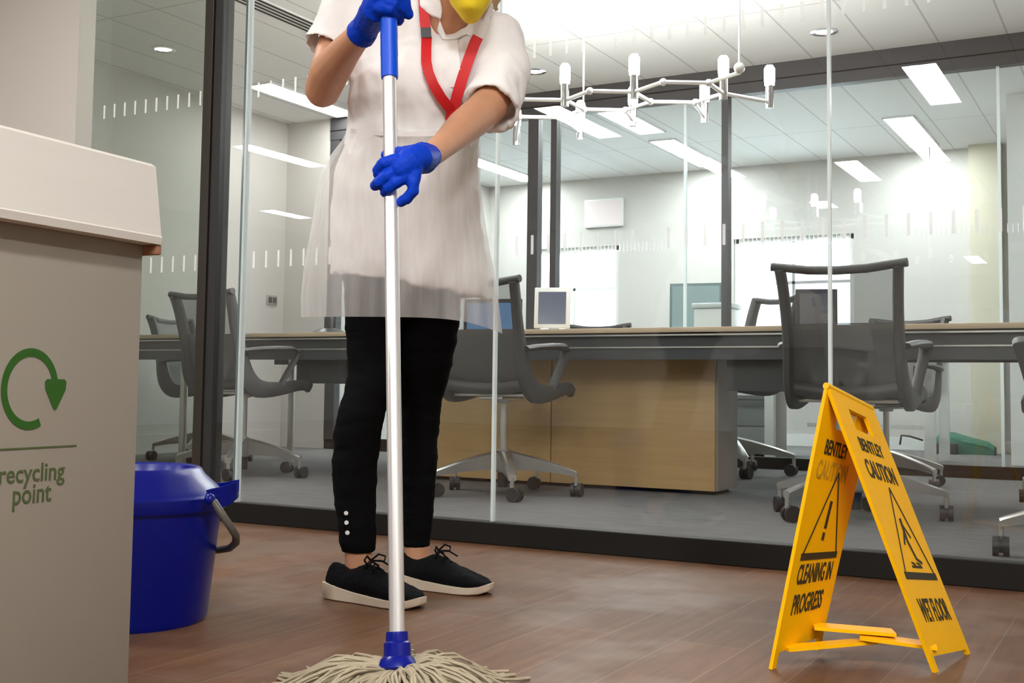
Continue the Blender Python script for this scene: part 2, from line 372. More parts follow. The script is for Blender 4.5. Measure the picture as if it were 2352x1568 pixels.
struct('door_jamb', MB().box(-2.925, -2.886, YG + .004, YG + .06, .0, ZC, .002), mat('dark_jamb', (0.026, 0.026, 0.027), 0.45, spec=.3), p)
# back glass wall
struct('trim_8', MB().box(XL + .42, 1.6, YB, YB + .06, 0, .070, .003), M_DARK)
hd = struct('trim_9', MB().box(XL + .42, 1.6, YB - .01, YB + .07, 2.328, ZC, .003), M_FRAMEGREY)
struct('header_line', MB().box(XL + .42, 1.6, YB - .012, YB - .009, 2.395, 2.403), M_DARK, hd)  # thin dark strip along the face of the header
struct('wall_back', MB().box(XL, XL + .42, YB, YB + .10, 0, ZC), M_WALL)
POSTS = [(-5.46, -5.37), (-3.753, -3.673), (-3.577, -3.532), (-2.368, -2.324)]
for i, (a, b) in enumerate(POSTS): struct('trim_%d' % (10 + i), MB().box(a, b, YB - .005, YB + .065, .07, 2.33, .002), M_FRAMEGREY)
for i, x in enumerate((-2.62, -.748)): struct('trim_%d' % (14 + i), MB().box(x - .008, x + .008, YB + .02, YB + .045, .07, 2.33), M_SEAL)
for i, (a, b) in enumerate(((-5.37, -3.753), (-3.673, -3.577), (-3.532, -2.628), (-2.612, -2.368), (-2.324, -.756), (-.74, 1.6))):
    wn = struct('window_%d' % (i + 7), MB().box(a, b, YB + .026, YB + .038, .06, 2.33), M_GLASS)
    if b - a > .2: struct('frosted_dashes', dashes(a, b, 1.375, 1.428, YB + .0255, .0272, .007), M_FROST, wn)
struct('trim_16', MB().box(-5.37, -3.753, YB + .01, YB + .05, .07, .085), M_DARK)

# ================================================================== CEILING LIGHTS
def panel_light(x, y0, y1, m, label, group):
    t = thing('ceiling_light', label, 'ceiling light', (x, (y0 + y1) / 2, ZC), group=group)
    fr = MB(); a, b = x - .115, x + .115
    fr.box(a, a + .012, y0 - .01, y1 + .01, ZC - .012, ZC + .001).box(b - .012, b, y0 - .01, y1 + .01, ZC - .012, ZC + .001)
    fr.box(a, b, y0 - .012, y0, ZC - .012, ZC + .001).box(a, b, y1, y1 + .012, ZC - .012, ZC + .001)
    fr.build('frame', M_WHITE, t, False)
    MB().box(x - .102, x + .102, y0, y1, ZC - .008, ZC + .001).build('diffuser', m, t, False)
panel_light(-5.265, 5.955, 6.95, M_PANELR, 'long white ceiling light behind the raised bare forearm', 'strip lights of the meeting room')
panel_light(-3.45, 3.45, 4.5, M_PANELR, 'unseen ceiling strip light over the middle chair, near the glass', 'strip lights of the meeting room')  # out-of-view row, added where the lamp grid would continue
panel_light(-1.62, 3.45, 4.5, M_PANELR, 'unseen ceiling strip light nearest the glass at the right', 'strip lights of the meeting room')  # second panel of the added out-of-view row
panel_light(.2, 4.6, 5.65, M_PANELR, 'ceiling strip light over the right-hand table', 'strip lights of the meeting room')
panel_light(-3.44, 7.42, 8.48, M_PANELB, 'ceiling strip light right behind the back glass, between the dark posts', 'strip lights beyond the back glass')
panel_light(-3.47, 8.77, 9.95, M_PANELB, 'ceiling strip light beyond the back glass, beside the third dark post', 'strip lights beyond the back glass')
panel_light(-1.62, 8.77, 9.9, M_PANELB, 'ceiling strip light with dark side lines above the yellow sign, beyond the back glass', 'strip lights beyond the back glass')
panel_light(-5.3, 8.77, 9.95, M_PANELB, 'ceiling strip light beyond the back glass, behind the apron', 'strip lights beyond the back glass')
panel_light(.2, 7.6, 8.3, M_PANELB, 'ceiling strip light beside the white column', 'strip lights beyond the back glass')
for x, y0, y1, lb in ((-1.24, -2.3, -1.22, 'hall ceiling light mirrored beside the dark header at upper right'), (-3.8, -2.3, -1.18, 'hall ceiling light mirrored under the chandelier'),
                  (-6.75, -2.3, -1.26, 'hall ceiling light mirrored left of the apron'), (-2.34, -5.15, -4.07, 'hall ceiling light mirrored above the tall right chair'),
                  (-9.0, -4.9, -4.2, 'hall ceiling light mirrored low on the left wall'), (-3.1, 1.25, 1.75, 'unseen fill panel added above the bucket'),  # the panel over the bucket is an added lamp, brightening hall and person
                  (.2, -.9, .2, 'unseen fill panel added just above the camera'), (1.2, -.9, .2, 'unseen fill panel added right of the camera')):  # both panels are added out of view to light the tunic from the front
    panel_light(x, y0, y1, M_PANEL, lb, 'strip lights of the hall')
def downlight(x, y, label):
    t = thing('downlight', label, 'downlight', (x, y, ZC), group='recessed downlights')
    MB().lathe([(.075, ZC + .001), (.075, ZC - .006), (.055, ZC - .008), (.050, ZC - .002), (.050, ZC + .001)], 28, (x, y, 0), cap=False).build('bezel', M_CHROME, t)
    MB().lathe([(.049, ZC - .001), (.049, ZC - .003)], 24, (x, y, 0)).build('lens', M_DOWN, t)
downlight(-5.245, 5.068, 'round recessed downlight left of the bronze post')
downlight(-3.447, 6.503, 'round recessed downlight beside the raised right shoulder')
downlight(-1.598, 6.492, 'round recessed downlight above the dark header at right')
t = thing('air_diffuser', 'long slotted air diffuser in the ceiling beside the sleeve', 'air vent', (-4.16, 4.8, ZC))
MB().box(-4.235, -4.085, 3.4, 6.2, ZC - .006, ZC + .001).build('frame', M_WHITE, t, False)
for k in range(4): MB().box(-4.222 + k * .036, -4.204 + k * .036, 3.42, 6.18, ZC - .0075, ZC - .005).build('slot', M_DARK, t, False)

# ------------------------------------------------------------------ chandelier over the table
CZ = 1.80; CH = thing('chandelier', 'chrome honeycomb chandelier with upright glowing tube bulbs over the table', 'chandelier', (-2.19, 4.86, CZ))
hexes = [(-1.845, 4.86), (-2.191, 4.86), (-2.537, 4.86)]; edges = set(); R_ = .2
def rnd(v): return (round(v[0], 2), round(v[1], 2))
for hx, hy in hexes:
    vs = [rnd((hx + R_ * math.cos(math.radians(30 + 60 * k)), hy + R_ * math.sin(math.radians(30 + 60 * k)))) for k in range(6)]
    for a, b in zip(vs, vs[1:] + vs[:1]): edges.add(tuple(sorted((a, b))))
V3 = lambda v, z=CZ: Vector((v[0], v[1], z))
stubs = [((-1.67, 4.96), (-1.53, 5.20)), ((-1.845, 5.06), (-1.90, 5.36)), ((-2.191, 5.06), (-2.24, 5.27)), ((-2.537, 5.06), (-2.60, 5.42)), ((-2.71, 4.96), (-2.98, 5.42)), ((-2.71, 4.76), (-2.88, 4.66)), ((-1.67, 4.76), (-1.50, 4.66))]
for a, b in list(edges) + stubs: MB().tube([V3(a), V3(b)], .0095, 8).build('tube', M_LAMPMETAL, CH)
joints = {p for e in edges for p in e}
for p in sorted(joints): MB().ball(V3(p), .017, seg=10).build('joint', M_LAMPMETAL, CH)
MB().tube([(-1.50, 4.66, CZ + .01), (-1.50, 4.66, ZC)], .005, 8).build('suspension_rod', M_WHITE, CH)
MB().ball((-1.50, 4.66, CZ + .02), .024, seg=12).build('rod_joint', M_WHITE, CH)
MB().tube([(-2.364, 4.96, CZ), (-2.364, 4.96, ZC)], .004, 8).build('suspension_rod', M_WHITE, CH)
for x, y in ((-2.364, 4.76), (-2.018, 4.76), (-1.67, 4.96), (-1.53, 5.20), (-1.90, 5.36), (-2.24, 5.27), (-2.60, 5.42), (-2.98, 5.42), (-2.71, 4.76)):
    MB().lathe([(.0, CZ - .03), (.019, CZ - .03), (.019, CZ + .075), (.0, CZ + .075)], 14, (x, y, 0)).build('socket', M_CHROME, CH)
    MB().lathe([(.0, CZ + .075), (.022, CZ + .078), (.024, CZ + .10), (.024, CZ + .155), (.015, CZ + .17), (.0, CZ + .173)], 14, (x, y, 0)).build('bulb', M_BULB, CH)

# ================================================================== TABLES AND CABINET
def table(x0, x1, name_label, boxes, legs, y1=5.98):
    t = thing('meeting_table', name_label, 'table', ((x0 + x1) / 2, 5.3, 0))
    y0 = 4.72
    MB().box(x0, x1, y0, y1, .718, .740, .002).build('tabletop', M_OAK, t)
    MB().box(x0 + .004, x1 - .004, y0 + .012, y1 - .012, .711, .718).build('groove_strip', M_DARK, t)  # dark strip set back as the groove under the tabletop
    MB().box(x0 + .002, x1 - .002, y0 + .004, y1 - .004, .704, .711).build('edge_trim', M_ALU, t)
    f = MB(); f.box(x0 + .02, x1 - .02, y0 + .035, y0 + .055, .602, .704); f.build('front_panel', M_FASCIA, t)
    MB().box(x0 + .02, x1 - .02, y0 + .028, y0 + .036, .652, .658).build('panel_trim', M_ALU, t)
    MB().box(x0 + .02, x1 - .02, y1 - .055, y1 - .035, .602, .704).build('rear_panel', M_FASCIA, t)
    for a, b, z0 in boxes: MB().box(a, b, 4.86, 5.04, z0, .70).build('cable_box', M_FASCIA, t)
    for x, y in legs: MB().tube([(x, y, 0), (x, y, .704)], .022, 14).build('leg', M_ALU, t)
    return t
table(-5.06, -1.285, 'long oak-edged meeting table with dark front panel, left of the sign', [(-3.98, -3.68, .48), (-1.62, -1.30, .47)], [(-4.87, 5.9), (-4.87, 4.95), (-1.4, 5.9)])
table(-1.262, 1.0, 'oak-edged meeting table with bright trim lines at the right edge', [], [(.85, 4.95)], 5.25)
t = thing('cabinet', 'low wood veneer cabinet with grey end panel under the table', 'cabinet', (-2.5, 5.2, 0))
MB().box(-3.40, -1.752, 5.08, 5.36, .02, .632).build('carcass', M_GREYLAM, t)
for a, b in ((-3.40, -2.572), (-2.566, -1.742)): MB().box(a, b, 5.06, 5.08, .018, .632, .001).build('front_panel', M_VENEER, t)
MB().box(-1.752, -1.733, 5.075, 5.36, .018, .66, .001).build('end_panel', M_GREYLAM, t)
MB().box(-3.38, -1.77, 5.10, 5.34, 0, .02).build('plinth', M_DARK, t)
for a in (-2.60, -1.80): MB().box(a, a + .085, 5.065, 5.10, .632, .66).build('bracket', M_ALU, t)

# ================================================================== OFFICE CHAIR (facing +Y, origin on the floor)
def make_chair(label):
    t = thing('office_chair', label, 'office chair', world=False, group='mesh office chairs round the tables')
    star = MB()
    star.lathe([(.0, .10), (.032, .10), (.038, .125), (.038, .185), (.028, .20), (.0, .20)], 20)
    for k in range(5):
        a = math.radians(-90 + 36 + 72 * k); d = Vector((math.cos(a), math.sin(a), 0)); n = Vector((-d.y, d.x, 0))
        rings = []
        for r, zt, th, wd in ((.025, .195, .085, .030), (.12, .175, .065, .027), (.23, .145, .042, .024), (.315, .118, .028, .021), (.330, .112, .026, .018)):
            c = d * r; rings.append([c + n * wd + Vector((0, 0, zt - .006)), c + n * wd * .6 + Vector((0, 0, zt)), c - n * wd * .6 + Vector((0, 0, zt)), c - n * wd + Vector((0, 0, zt - .006)),
                                     c - n * wd * .8 + Vector((0, 0, zt - th)), c + n * wd * .8 + Vector((0, 0, zt - th))])
        star.loft(rings)
    star.build('star_base', M_ALU, t, ang=30)
    for k in range(5):
        a = math.radians(-90 + 36 + 72 * k); d = Vector((math.cos(a), math.sin(a), 0)); ph = a + 0.9 + k * .5; q = Vector((math.cos(ph), math.sin(ph), 0)); ax = Vector((-q.y, q.x, 0))
        c = d * .325; wc = c + q * .014 + Vector((0, 0, .030))
        m = MB()
        for s in (-1, 1):
            m.tube([wc + ax * s * .006, wc + ax * s * .024], .030, 18)
        m.tube([wc - ax * .006, wc + ax * .006], .021, 12)
        cas = m.build('castor', M_RUBBER, t)
        sub('stem', MB().tube([c + Vector((0, 0, .048)), c + Vector((0, 0, .10))], .009, 8), M_ALU, cas)
    MB().tube([(0, 0, .035), (0, 0, .11)], .024, 16).build('lower_cylinder', M_RUBBER, t)
    MB().tube([(0, 0, .19), (0, 0, .42)], .0165, 16).build('gas_lift', M_ALU, t)
    m = MB(); m.box(-.18, .18, -.135, -.105, .432, .447, .004); m.box(-.06, .06, -.12, .08, .418, .432, .004); m.lathe([(.0, .40), (.035, .405), (.045, .43), (.0, .43)], 18)
    m.build('seat_support', M_ALU, t)
    prof = [(-.300, .915), (-.275, .85), (-.252, .77), (-.228, .69), (-.210, .62), (-.194, .555), (-.165, .495), (-.115, .455), (-.04, .445), (.06, .452), (.15, .466), (.22, .470), (.255, .455)]
    def smooth(pr, n):
        out = []
        for i in range(len(pr) - 1):
            p0, p1, p2, p3 = pr[max(i - 1, 0)], pr[i], pr[i + 1], pr[min(i + 2, len(pr) - 1)]
            for k in range(n):
                u = k / n
                out.append(tuple(.5 * ((2 * p1[j]) + (p2[j] - p0[j]) * u + (2 * p0[j] - 5 * p1[j] + 4 * p2[j] - p3[j]) * u * u + (3 * p1[j] - p0[j] - 3 * p2[j] + p3[j]) * u ** 3) for j in range(2)))
        return out + [pr[-1]]
    pr = smooth(prof, 3); N = len(pr)
    hw = lambda i: .208 - .012 * math.sin(PI * min(1, i / (N * .55)))
    for s in (-1, 1):
        rings = []
        for i, (y, z) in enumerate(pr):
            a = pr[max(i - 1, 0)]; b = pr[min(i + 1, N - 1)]; tx = Vector((0, b[0] - a[0], b[1] - a[1])).normalized(); nn = Vector((0, -tx.z, tx.y))
            f = i / (N - 1); th = .026 + .024 * math.exp(-((f - .5) / .22) ** 2); wd = .017
            c = Vector((s * hw(i), y, z))
            rings.append([c + Vector((wd, 0, 0)) + nn * th * .6, c + Vector((wd * .6, 0, 0)) + nn * th, c - Vector((wd * .6, 0, 0)) + nn * th, c - Vector((wd, 0, 0)) + nn * th * .6,
                          c - Vector((wd, 0, 0)) - nn * th * .6, c - Vector((wd * .6, 0, 0)) - nn * th, c + Vector((wd * .6, 0, 0)) - nn * th, c + Vector((wd, 0, 0)) - nn * th * .6])
        MB().loft(rings).build('side_frame', M_CHAIR, t, ang=50)
    y, z = pr[0]
    MB().tube([(-.238, y - .004, z + .008), (-.20, y + .0, z + .004), (-.10, y - .012, z - .010), (0, y - .016, z - .014), (.10, y - .012, z - .010), (.20, y, z + .004), (.238, y - .004, z + .008)], .016, 10).build('top_rail', M_CHAIR, t)
    def sheet(i0, i1):
        rings = []; nx = 9
        for i in range(i0, i1):
            y, z = pr[i]; a = pr[max(i - 1, 0)]; b = pr[min(i + 1, N - 1)]; tx = Vector((0, b[0] - a[0], b[1] - a[1])).normalized(); nn = Vector((0, -tx.z, tx.y))
            row = []
            for s in (1, -1):
                for k in range(nx):
                    u = -1 + 2 * k / (nx - 1); u = u * s
                    row.append(Vector((u * hw(i), y, z)) - nn * (-.014 * (1 - u * u)) + nn * (.0008 * s))
            rings.append(row)
        return MB().loft(rings)
    k = int(N * .24); k2 = int(N * .58)
    sheet(1, k + 1).build('back_mesh', M_MESH, t); sheet(k, k2 + 1).build('lumbar_mesh', M_MESHD, t); sheet(k2, N - 1).build('seat_mesh', M_MESHD, t)
    MB().tube([(-.208, .25, .458), (-.10, .262, .452), (0, .265, .450), (.10, .262, .452), (.208, .25, .458)], .014, 10).build('front_rail', M_CHAIR, t)
    MB().tube([(-.20, -.17, .485), (-.10, -.155, .470), (0, -.15, .466), (.10, -.155, .470), (.20, -.17, .485)], .020, 10, flat=(1, 1.3)).build('lower_rail', M_CHAIR, t)
    for s in (-1, 1):
        pts = [(s * .212, -.205, .635), (s * .232, -.13, .645), (s * .242, -.02, .652), (s * .242, .08, .655), (s * .238, .135, .642), (s * .230, .125, .60), (s * .218, .085, .53), (s * .208, .05, .465)]
        MB().tube(pts, [.020, .022, .024, .024, .020, .017, .016, .017], 10, flat=(1.25, .62)).build('armrest', M_CHAIR, t)
    return t
GRP = 'mesh office chairs round the tables'
chair = make_chair('grey mesh office chair left of the mop wearer, nearest the bronze post')
chair.location = (-4.12, 4.62, 0); chair.rotation_euler = (0, 0, -.12)
copy_tree(chair, (-2.53, 4.52, 0), 0.0, 'grey mesh office chair in front of the wood cabinet, partly behind the apron')
copy_tree(chair, (-.99, 4.47, 0), .03, 'grey mesh office chair standing right behind the yellow sign')
copy_tree(chair, (-.105, 3.80, 0), PI - .04, 'mesh office chair cut off by the right edge, close to the glass', scale=.96)
copy_tree(chair, (-5.17, 5.45, 0), -PI / 2 + .15, 'mesh office chair at the left head of the table, mostly behind the bronze post', scale=.95)
copy_tree(chair, (-2.98, 6.2, 0), PI, 'mesh office chair on the far side, only its low top rail showing over the table', scale=.93)
copy_tree(chair, (-1.20, 6.12, 0), PI - .25, 'mesh office chair across the table, seen through and right of the chair behind the sign', scale=.93)
copy_tree(chair, (-2.12, 6.40, 0), PI - .7, 'mesh office chair turned aside across the table, right of the thin dark post', scale=1.10)
copy_tree(chair, (-.22, 5.72, 0), PI, 'mesh office chair at the right edge whose castor shows under the right table', scale=.95)

# ------------------------------------------------------------------ things on the tables and beyond
def slab(name, label, cat, c, wd, hg, rz, m_f, m_s, tilt=.15, thick=.02, stand=True, zb=.74):
    t = thing(name, label, cat, (c[0], c[1], zb), rz, world=False)
    T = Matrix.Translation((0, 0, .02)) @ Matrix.Rotation(-tilt, 4, 'X')
    MB().box(-wd / 2, wd / 2, -thick / 2, thick / 2, 0, hg, .004, T).build('casing', m_f, t)
    MB().box(-wd / 2 + .02, wd / 2 - .02, -thick / 2 - .0015, -thick / 2, .02, hg - .022, 0, T).build('screen', m_s, t, False)
    m = MB(); m.box(-wd * .25, wd * .25, -.04, .09, 0, .008); m.box(-.02, .02, .02, .035, 0, hg * .5); m.build('stand', m_f, t, False)
    return t
slab('desk_tablet', 'small white-framed tablet propped on the table by the dark posts', 'tablet', (-2.55, 5.02), .175, .20, .35, M_WHITE, mat('tablet_glass', (.10, .12, .18), .15), .12)
slab('monitor', 'blue-lit monitor seen through the mesh of the chair at the cabinet', 'monitor', (-3.10, 5.4), .32, .185, .25, M_DARK, M_SCREENB, .08)
t = thing('monitor_stand', 'short dark post on a round foot left of the leggings', 'stand', (-3.88, 5.0, .74))
MB().lathe([(.0, .74), (.098, .74), (.096, .752), (.06, .772), (.02, .780), (.0, .780)], 28, (-3.88, 5.0, 0)).build('foot', M_FASCIA, t)
MB().box(-3.905, -3.86, 4.985, 5.01, .775, .84, .004).build('neck', M_FASCIA, t)
slab('laptop', 'dark grey laptop on the table, seen through the mesh of the chair behind the sign', 'laptop', (-1.45, 5.72), .20, .215, .3, M_FRAMEGREY, mat('dim_screen', (.16, .16, .175), .4), .05)
t = thing('white_desk', 'white-framed desk beyond the back glass, right of the cabinet', 'desk', (-1.9, 8.35, 0))
MB().box(-3.45, -1.25, 8.0, 8.7, .715, .74, .003).build('desktop', M_WHITE, t)
for x, y in ((-2.37, 8.06), (-3.4, 8.64), (-3.4, 8.06), (-1.3, 8.06), (-1.3, 8.64)): MB().box(x - .033, x + .033, y - .03, y + .03, .0, .715, .002).build('leg', M_WHITE, t)
MB().box(-2.9, -2.37, 8.05, 8.09, .44, .475).build('crossbar', M_WHITE, t)
MB().box(-2.2, -1.35, 8.4, 8.42, .22, .25).build('cable_rail', M_WHITE, t)
t = thing('pedestal_drawers', 'dark grey drawer unit under the white desk', 'drawer unit', (-2.62, 8.45, 0))
MB().box(-2.86, -2.42, 8.25, 8.66, .02, .60, .004).build('body', M_GREYLAM, t)
for k in range(3): MB().box(-2.855, -2.425, 8.235, 8.25, .03 + k * .19, .21 + k * .19, .002).build('drawer', mat('drawer_grey', (.26, .27, .28), .5), t)
slab('monitor', 'teal-grey monitor on the white desk beyond the back glass, left of the thin dark post', 'monitor', (-3.03, 8.36), .40, .52, .15, mat('teal_casing', (.10, .15, .155), .5), mat('teal_screen', (.22, .31, .32), .4), .02)
t = thing('printer', 'white printer on the white desk in front of the teal-grey monitor', 'printer', (-2.78, 8.12, .74))
MB().box(-2.92, -2.64, 8.01, 8.24, .742, 1.06, .012).build('body', M_WHITE, t)
MB().box(-2.935, -2.63, 8.0, 8.25, 1.062, 1.10, .01).build('lid', mat('printer_lid', (.62, .66, .66), .4), t)
MB().box(-2.90, -2.66, 7.96, 8.01, .90, .915, .002).build('paper_tray', M_GREYLAM, t)
t = thing('wall_board', 'pinkish white board hung high on the far wall above the bright window', 'board', (-4.6, YF - .03, 2.15))
MB().box(-4.80, -4.40, YF - .035, YF - .001, 2.02, 2.29, .003).build('frame', M_WHITE, t)
MB().box(-4.785, -4.415, YF - .038, YF - .035, 2.035, 2.275).build('sheet', mat('pink_sheet', (.78, .68, .68), .6), t, False)
t = thing('wall_switch', 'grey switch plate low on the left wall above the table', 'switch', (XL, 6.86, 1.11))
MB().box(XL - .001, XL + .010, 6.80, 6.92, 1.075, 1.15, .003).build('plate', M_GREYLAM, t)
for y in (6.835, 6.885): MB().box(XL + .010, XL + .015, y - .018, y + .018, 1.09, 1.135).build('rocker', M_FRAMEGREY, t)
t = thing('green_bundle', 'green folded bundle lying on the carpet by the far wall', 'bundle', (-1.36, 9.9, 0))
M_GB = mat('green_canvas', (.035, .16, .105), .7, var=.2, vscale=20)
m = MB(); 
m.loft([[Vector((x, 9.80 + dy, z)) for dy, z in ((-.09, 0), (-.09, h * .7), (-.05, h), (.06, h), (.1, h * .6), (.1, 0))] for x, h in ((-1.54, .10), (-1.50, .17), (-1.40, .165), (-1.28, .13), (-1.16, .10), (-1.10, .06))])
m.build('cover', M_GB, t)
MB().box(-1.60, -1.36, 9.62, 9.70, 0, .085, .01).build('dark_end', M_FRAMEGREY, t)
MB().tube([(-1.62, 9.7, .10), (-1.72, 9.68, .13), (-1.78, 9.67, .135), (-1.79, 9.66, .06)], .008, 8).build('handle', M_RUBBER, t)

# ================================================================== RECYCLING BIN
BR = .075; BP = Vector((-1.232, 1.165, 0))
bin_ = thing('recycling_bin', 'tall beige recycling bin with green arrow and overhanging white lid at the left edge', 'recycling bin', BP, BR, world=False)
BU = Vector((-math.sin(BR), math.cos(BR), 0)); BN = Vector((math.cos(BR), math.sin(BR), 0))
def bl(px, py):
    q = onpl(px, py, BP, BN); return (q - BP).dot(BU), q.z
MB().box(-.42, -.016, -.62, -.002, 0, .662, .001).build('carcass', M_BIN, bin_)
front = MB().box(-.016, 0, -.62, 0, .004, .662, .0012).build('front_panel', M_BIN, bin_)
lid = MB(); 
lid.loft([[Vector((x, y, z)) for x, z in ((-.44, .662), (.026, .662), (.028, .672), (.026, .674), (.012, .772), (.004, .777), (-.44, .777))] for y in (-.64, .007)])
lid.build('lid', M_BINLID, bin_, ang=20)
MB().box(-.44, .024, .0005, .011, .648, .662, .002).build('lid_underboard', M_BROWN, bin_)
cy0, cz0 = bl(69, 893); rr, tw = .0400, .0092
ring = []
def er(a, r): return Vector((.0002, cy0 + r * math.cos(a) * 1.0, cz0 + r * 1.13 * math.sin(a)))
A0, A1 = math.radians(-65), math.radians(-358)
m = MB(); n = 48
out = [er(A0 + (A1 - A0) * k / n, rr + tw / 2) for k in range(n + 1)]; inn = [er(A0 + (A1 - A0) * k / n, rr - tw / 2) for k in range(n + 1)]
for k in range(n): m.prism([out[k], out[k + 1], inn[k + 1], inn[k]], (.0006, 0, 0))
hy, hz = bl(127, 893)
m.prism([Vector((.0002, hy + a, hz + b)) for a, b in ((-.0175, .009), (-.014, .0125), (.014, .0125), (.0175, .009), (.0165, -.001), (.002, -.0262), (-.002, -.0262), (-.0165, -.001))], (.0007, 0, 0))
sub('arrow_symbol', m.mesh('arrow_symbol', False), M_GREEN, front)
ly, lz = bl(175, 1023)
sub('rule_line', MB().box(.0001, .0008, ly - .125, ly, lz - .0011, lz + .0011).mesh('rule_line', False), M_OLIVE, front)
ay, az = bl(148, 1080); by, bz = bl(-2, 1087)
o = letters('recycling', (.0003, (ay + by) / 2, az - .003), (0, 1, 0), (0, 0, 1), ay - by, .0300, M_OLIVE, front, bold=.008)
ay, az = bl(117, 1130); by, bz = bl(29, 1140)
o = letters('point', (.0003, (ay + by) / 2, (az + bz) / 2 - .003), (0, 1, 0), (0, 0, 1), ay - by, .0310, M_OLIVE, front, bold=.008)

# ================================================================== MOP BUCKET
BC = Vector((-1.803, 1.70, 0))
bk = thing('mop_bucket', 'blue plastic mop bucket with wringer top and grey handle behind the bin', 'bucket', BC)
MB().lathe([(.0, .004), (.148, .0), (.153, .01), (.176, .232), (.172, .232), (.150, .015), (.0, .014)], 48, BC, cap=False).build('pail', M_BLUE, bk)
MB().lathe([(.176, .222), (.183, .222), (.186, .228), (.186, .248), (.181, .253), (.176, .252), (.168, .262), (.140, .288), (.132, .300), (.126, .303), (.120, .300), (.112, .270), (.075, .20), (.0, .19), (.0, .185), (.070, .185), (.108, .25), (.160, .245)], 48, BC, cap=False).build('wringer', M_BLUE, bk)
sp = MB(); sd = (RIGHT * .98 + FWD * .16); sd.z = 0; sd.normalize(); sn = Vector((-sd.y, sd.x, 0))
def spr(r, hw_, z0, z1): c = BC + sd * r; return [c + sn * hw_ + Vector((0, 0, z1)), c + sn * hw_ * .9 + Vector((0, 0, z0)), c - sn * hw_ * .9 + Vector((0, 0, z0)), c - sn * hw_ + Vector((0, 0, z1)), c - sn * hw_ * .8 + Vector((0, 0, z1)), c - sn * hw_ * .7 + Vector((0, 0, z0 + .012)), c + sn * hw_ * .7 + Vector((0, 0, z0 + .012)), c + sn * hw_ * .8 + Vector((0, 0, z1))]
sp.loft([spr(.150, .075, .215, .262), spr(.180, .062, .225, .267), spr(.197, .045, .232, .272), spr(.207, .020, .240, .275)]).build('pouring_lip', M_BLUE, bk)
hp = [(478, 1146, 2.24), (492, 1152, 2.235), (508, 1178, 2.23), (528, 1207, 2.235), (542, 1230, 2.25), (542, 1246, 2.28), (528, 1258, 2.34), (500, 1263, 2.42), (470, 1262, 2.48), (440, 1230, 2.53), (428, 1180, 2.54), (425, 1152, 2.53)]
MB().tube([PX(*q) for q in hp], [.006, .007, .0075, .0075, .0075, .0075, .0075, .0075, .007, .007, .006, .006], 10).build('handle', mat('grey_handle', (.10, .092, .078), .45), bk)
MB().ball(PX(482, 1146, 2.235), .011, seg=12).build('pivot', M_BLUE, bk)

# ================================================================== WET FLOOR SIGN
sg = thing('wet_floor_sign', 'yellow folding wet floor caution sign standing open in front of the glass', 'sign', onz(1900, 1525))
DN, DF = 2.0, 2.13
apN, apF = PX(1902, 884, DN), PX(2006, 938, DF)
LN, RN, RF = onz(1773, 1538), onz(2150, 1545), onz(2238, 1522); LF = onz(1884, 1490)
def plate(name, an, bn, af, bf, nrm):
    us = [0, .08, .30, .70, .92, 1]; vs = [0, .06, .135, .945, 1]
    def pt(u, v): return (an * (1 - u) + af * u) * (1 - v) + (bn * (1 - u) + bf * u) * v
    skip = {(2, 1)} | {(i, 3) for i in (1, 2, 3)}
    m = MB(); th = nrm * .0065; V = {}
    def vt(i, j, s):
        if (i, j, s) not in V: V[(i, j, s)] = m.bm.verts.new(pt(us[i], vs[j]) + (th if s else th * 0))
        return V[(i, j, s)]
    cells = [(i, j) for i in range(5) for j in range(4) if (i, j) not in skip]
    for i, j in cells:
        for s in (0, 1):
            q = [vt(i, j, s), vt(i + 1, j, s), vt(i + 1, j + 1, s), vt(i, j + 1, s)]
            m.bm.faces.new(q if s else q[::-1])
        for di, dj, a, b in ((-1, 0, (i, j), (i, j + 1)), (1, 0, (i + 1, j), (i + 1, j + 1)), (0, -1, (i, j), (i + 1, j)), (0, 1, (i, j + 1), (i + 1, j + 1))):
            if (i + di, j + dj) not in cells: m.bm.faces.new((vt(*a, 0), vt(*b, 0), vt(*b, 1), vt(*a, 1)))
    return m.build(name, M_SIGN, sg, False), pt
nR = (RN - apN).cross(apF - apN).normalized(); nR = nR if nR.dot(CAM - apN) > 0 else -nR
nL = (LN - apN).cross(apF - apN).normalized(); nL = nL if nL.dot(CAM - apN) > 0 else -nL
RF = onpl(2238, 1522, apN, nR); LF = onpl(1884, 1490, apN, nL)
pL, fL = plate('panel', apN, LN, apF, LF, -nL); pR, fR = plate('panel', apN, RN, apF, RF, -nR)
MB().tube([apN - nR * .004, apF - nR * .004], .006, 10).build('hinge', M_SIGN, sg)
def onpanel(f, nrm, txt, u0, u1, v0, v1, m):
    return letters(txt, (0, 0, 0), (1, 0, 0), (0, 0, 1), 1, 1, m, None, bold=.022, fmap=lambda a, b, t: f(u0 + (u1 - u0) * a, v1 + (v0 - v1) * b) + nrm * (t + .0004))
def put(o, part):
    o.parent = part
    return o
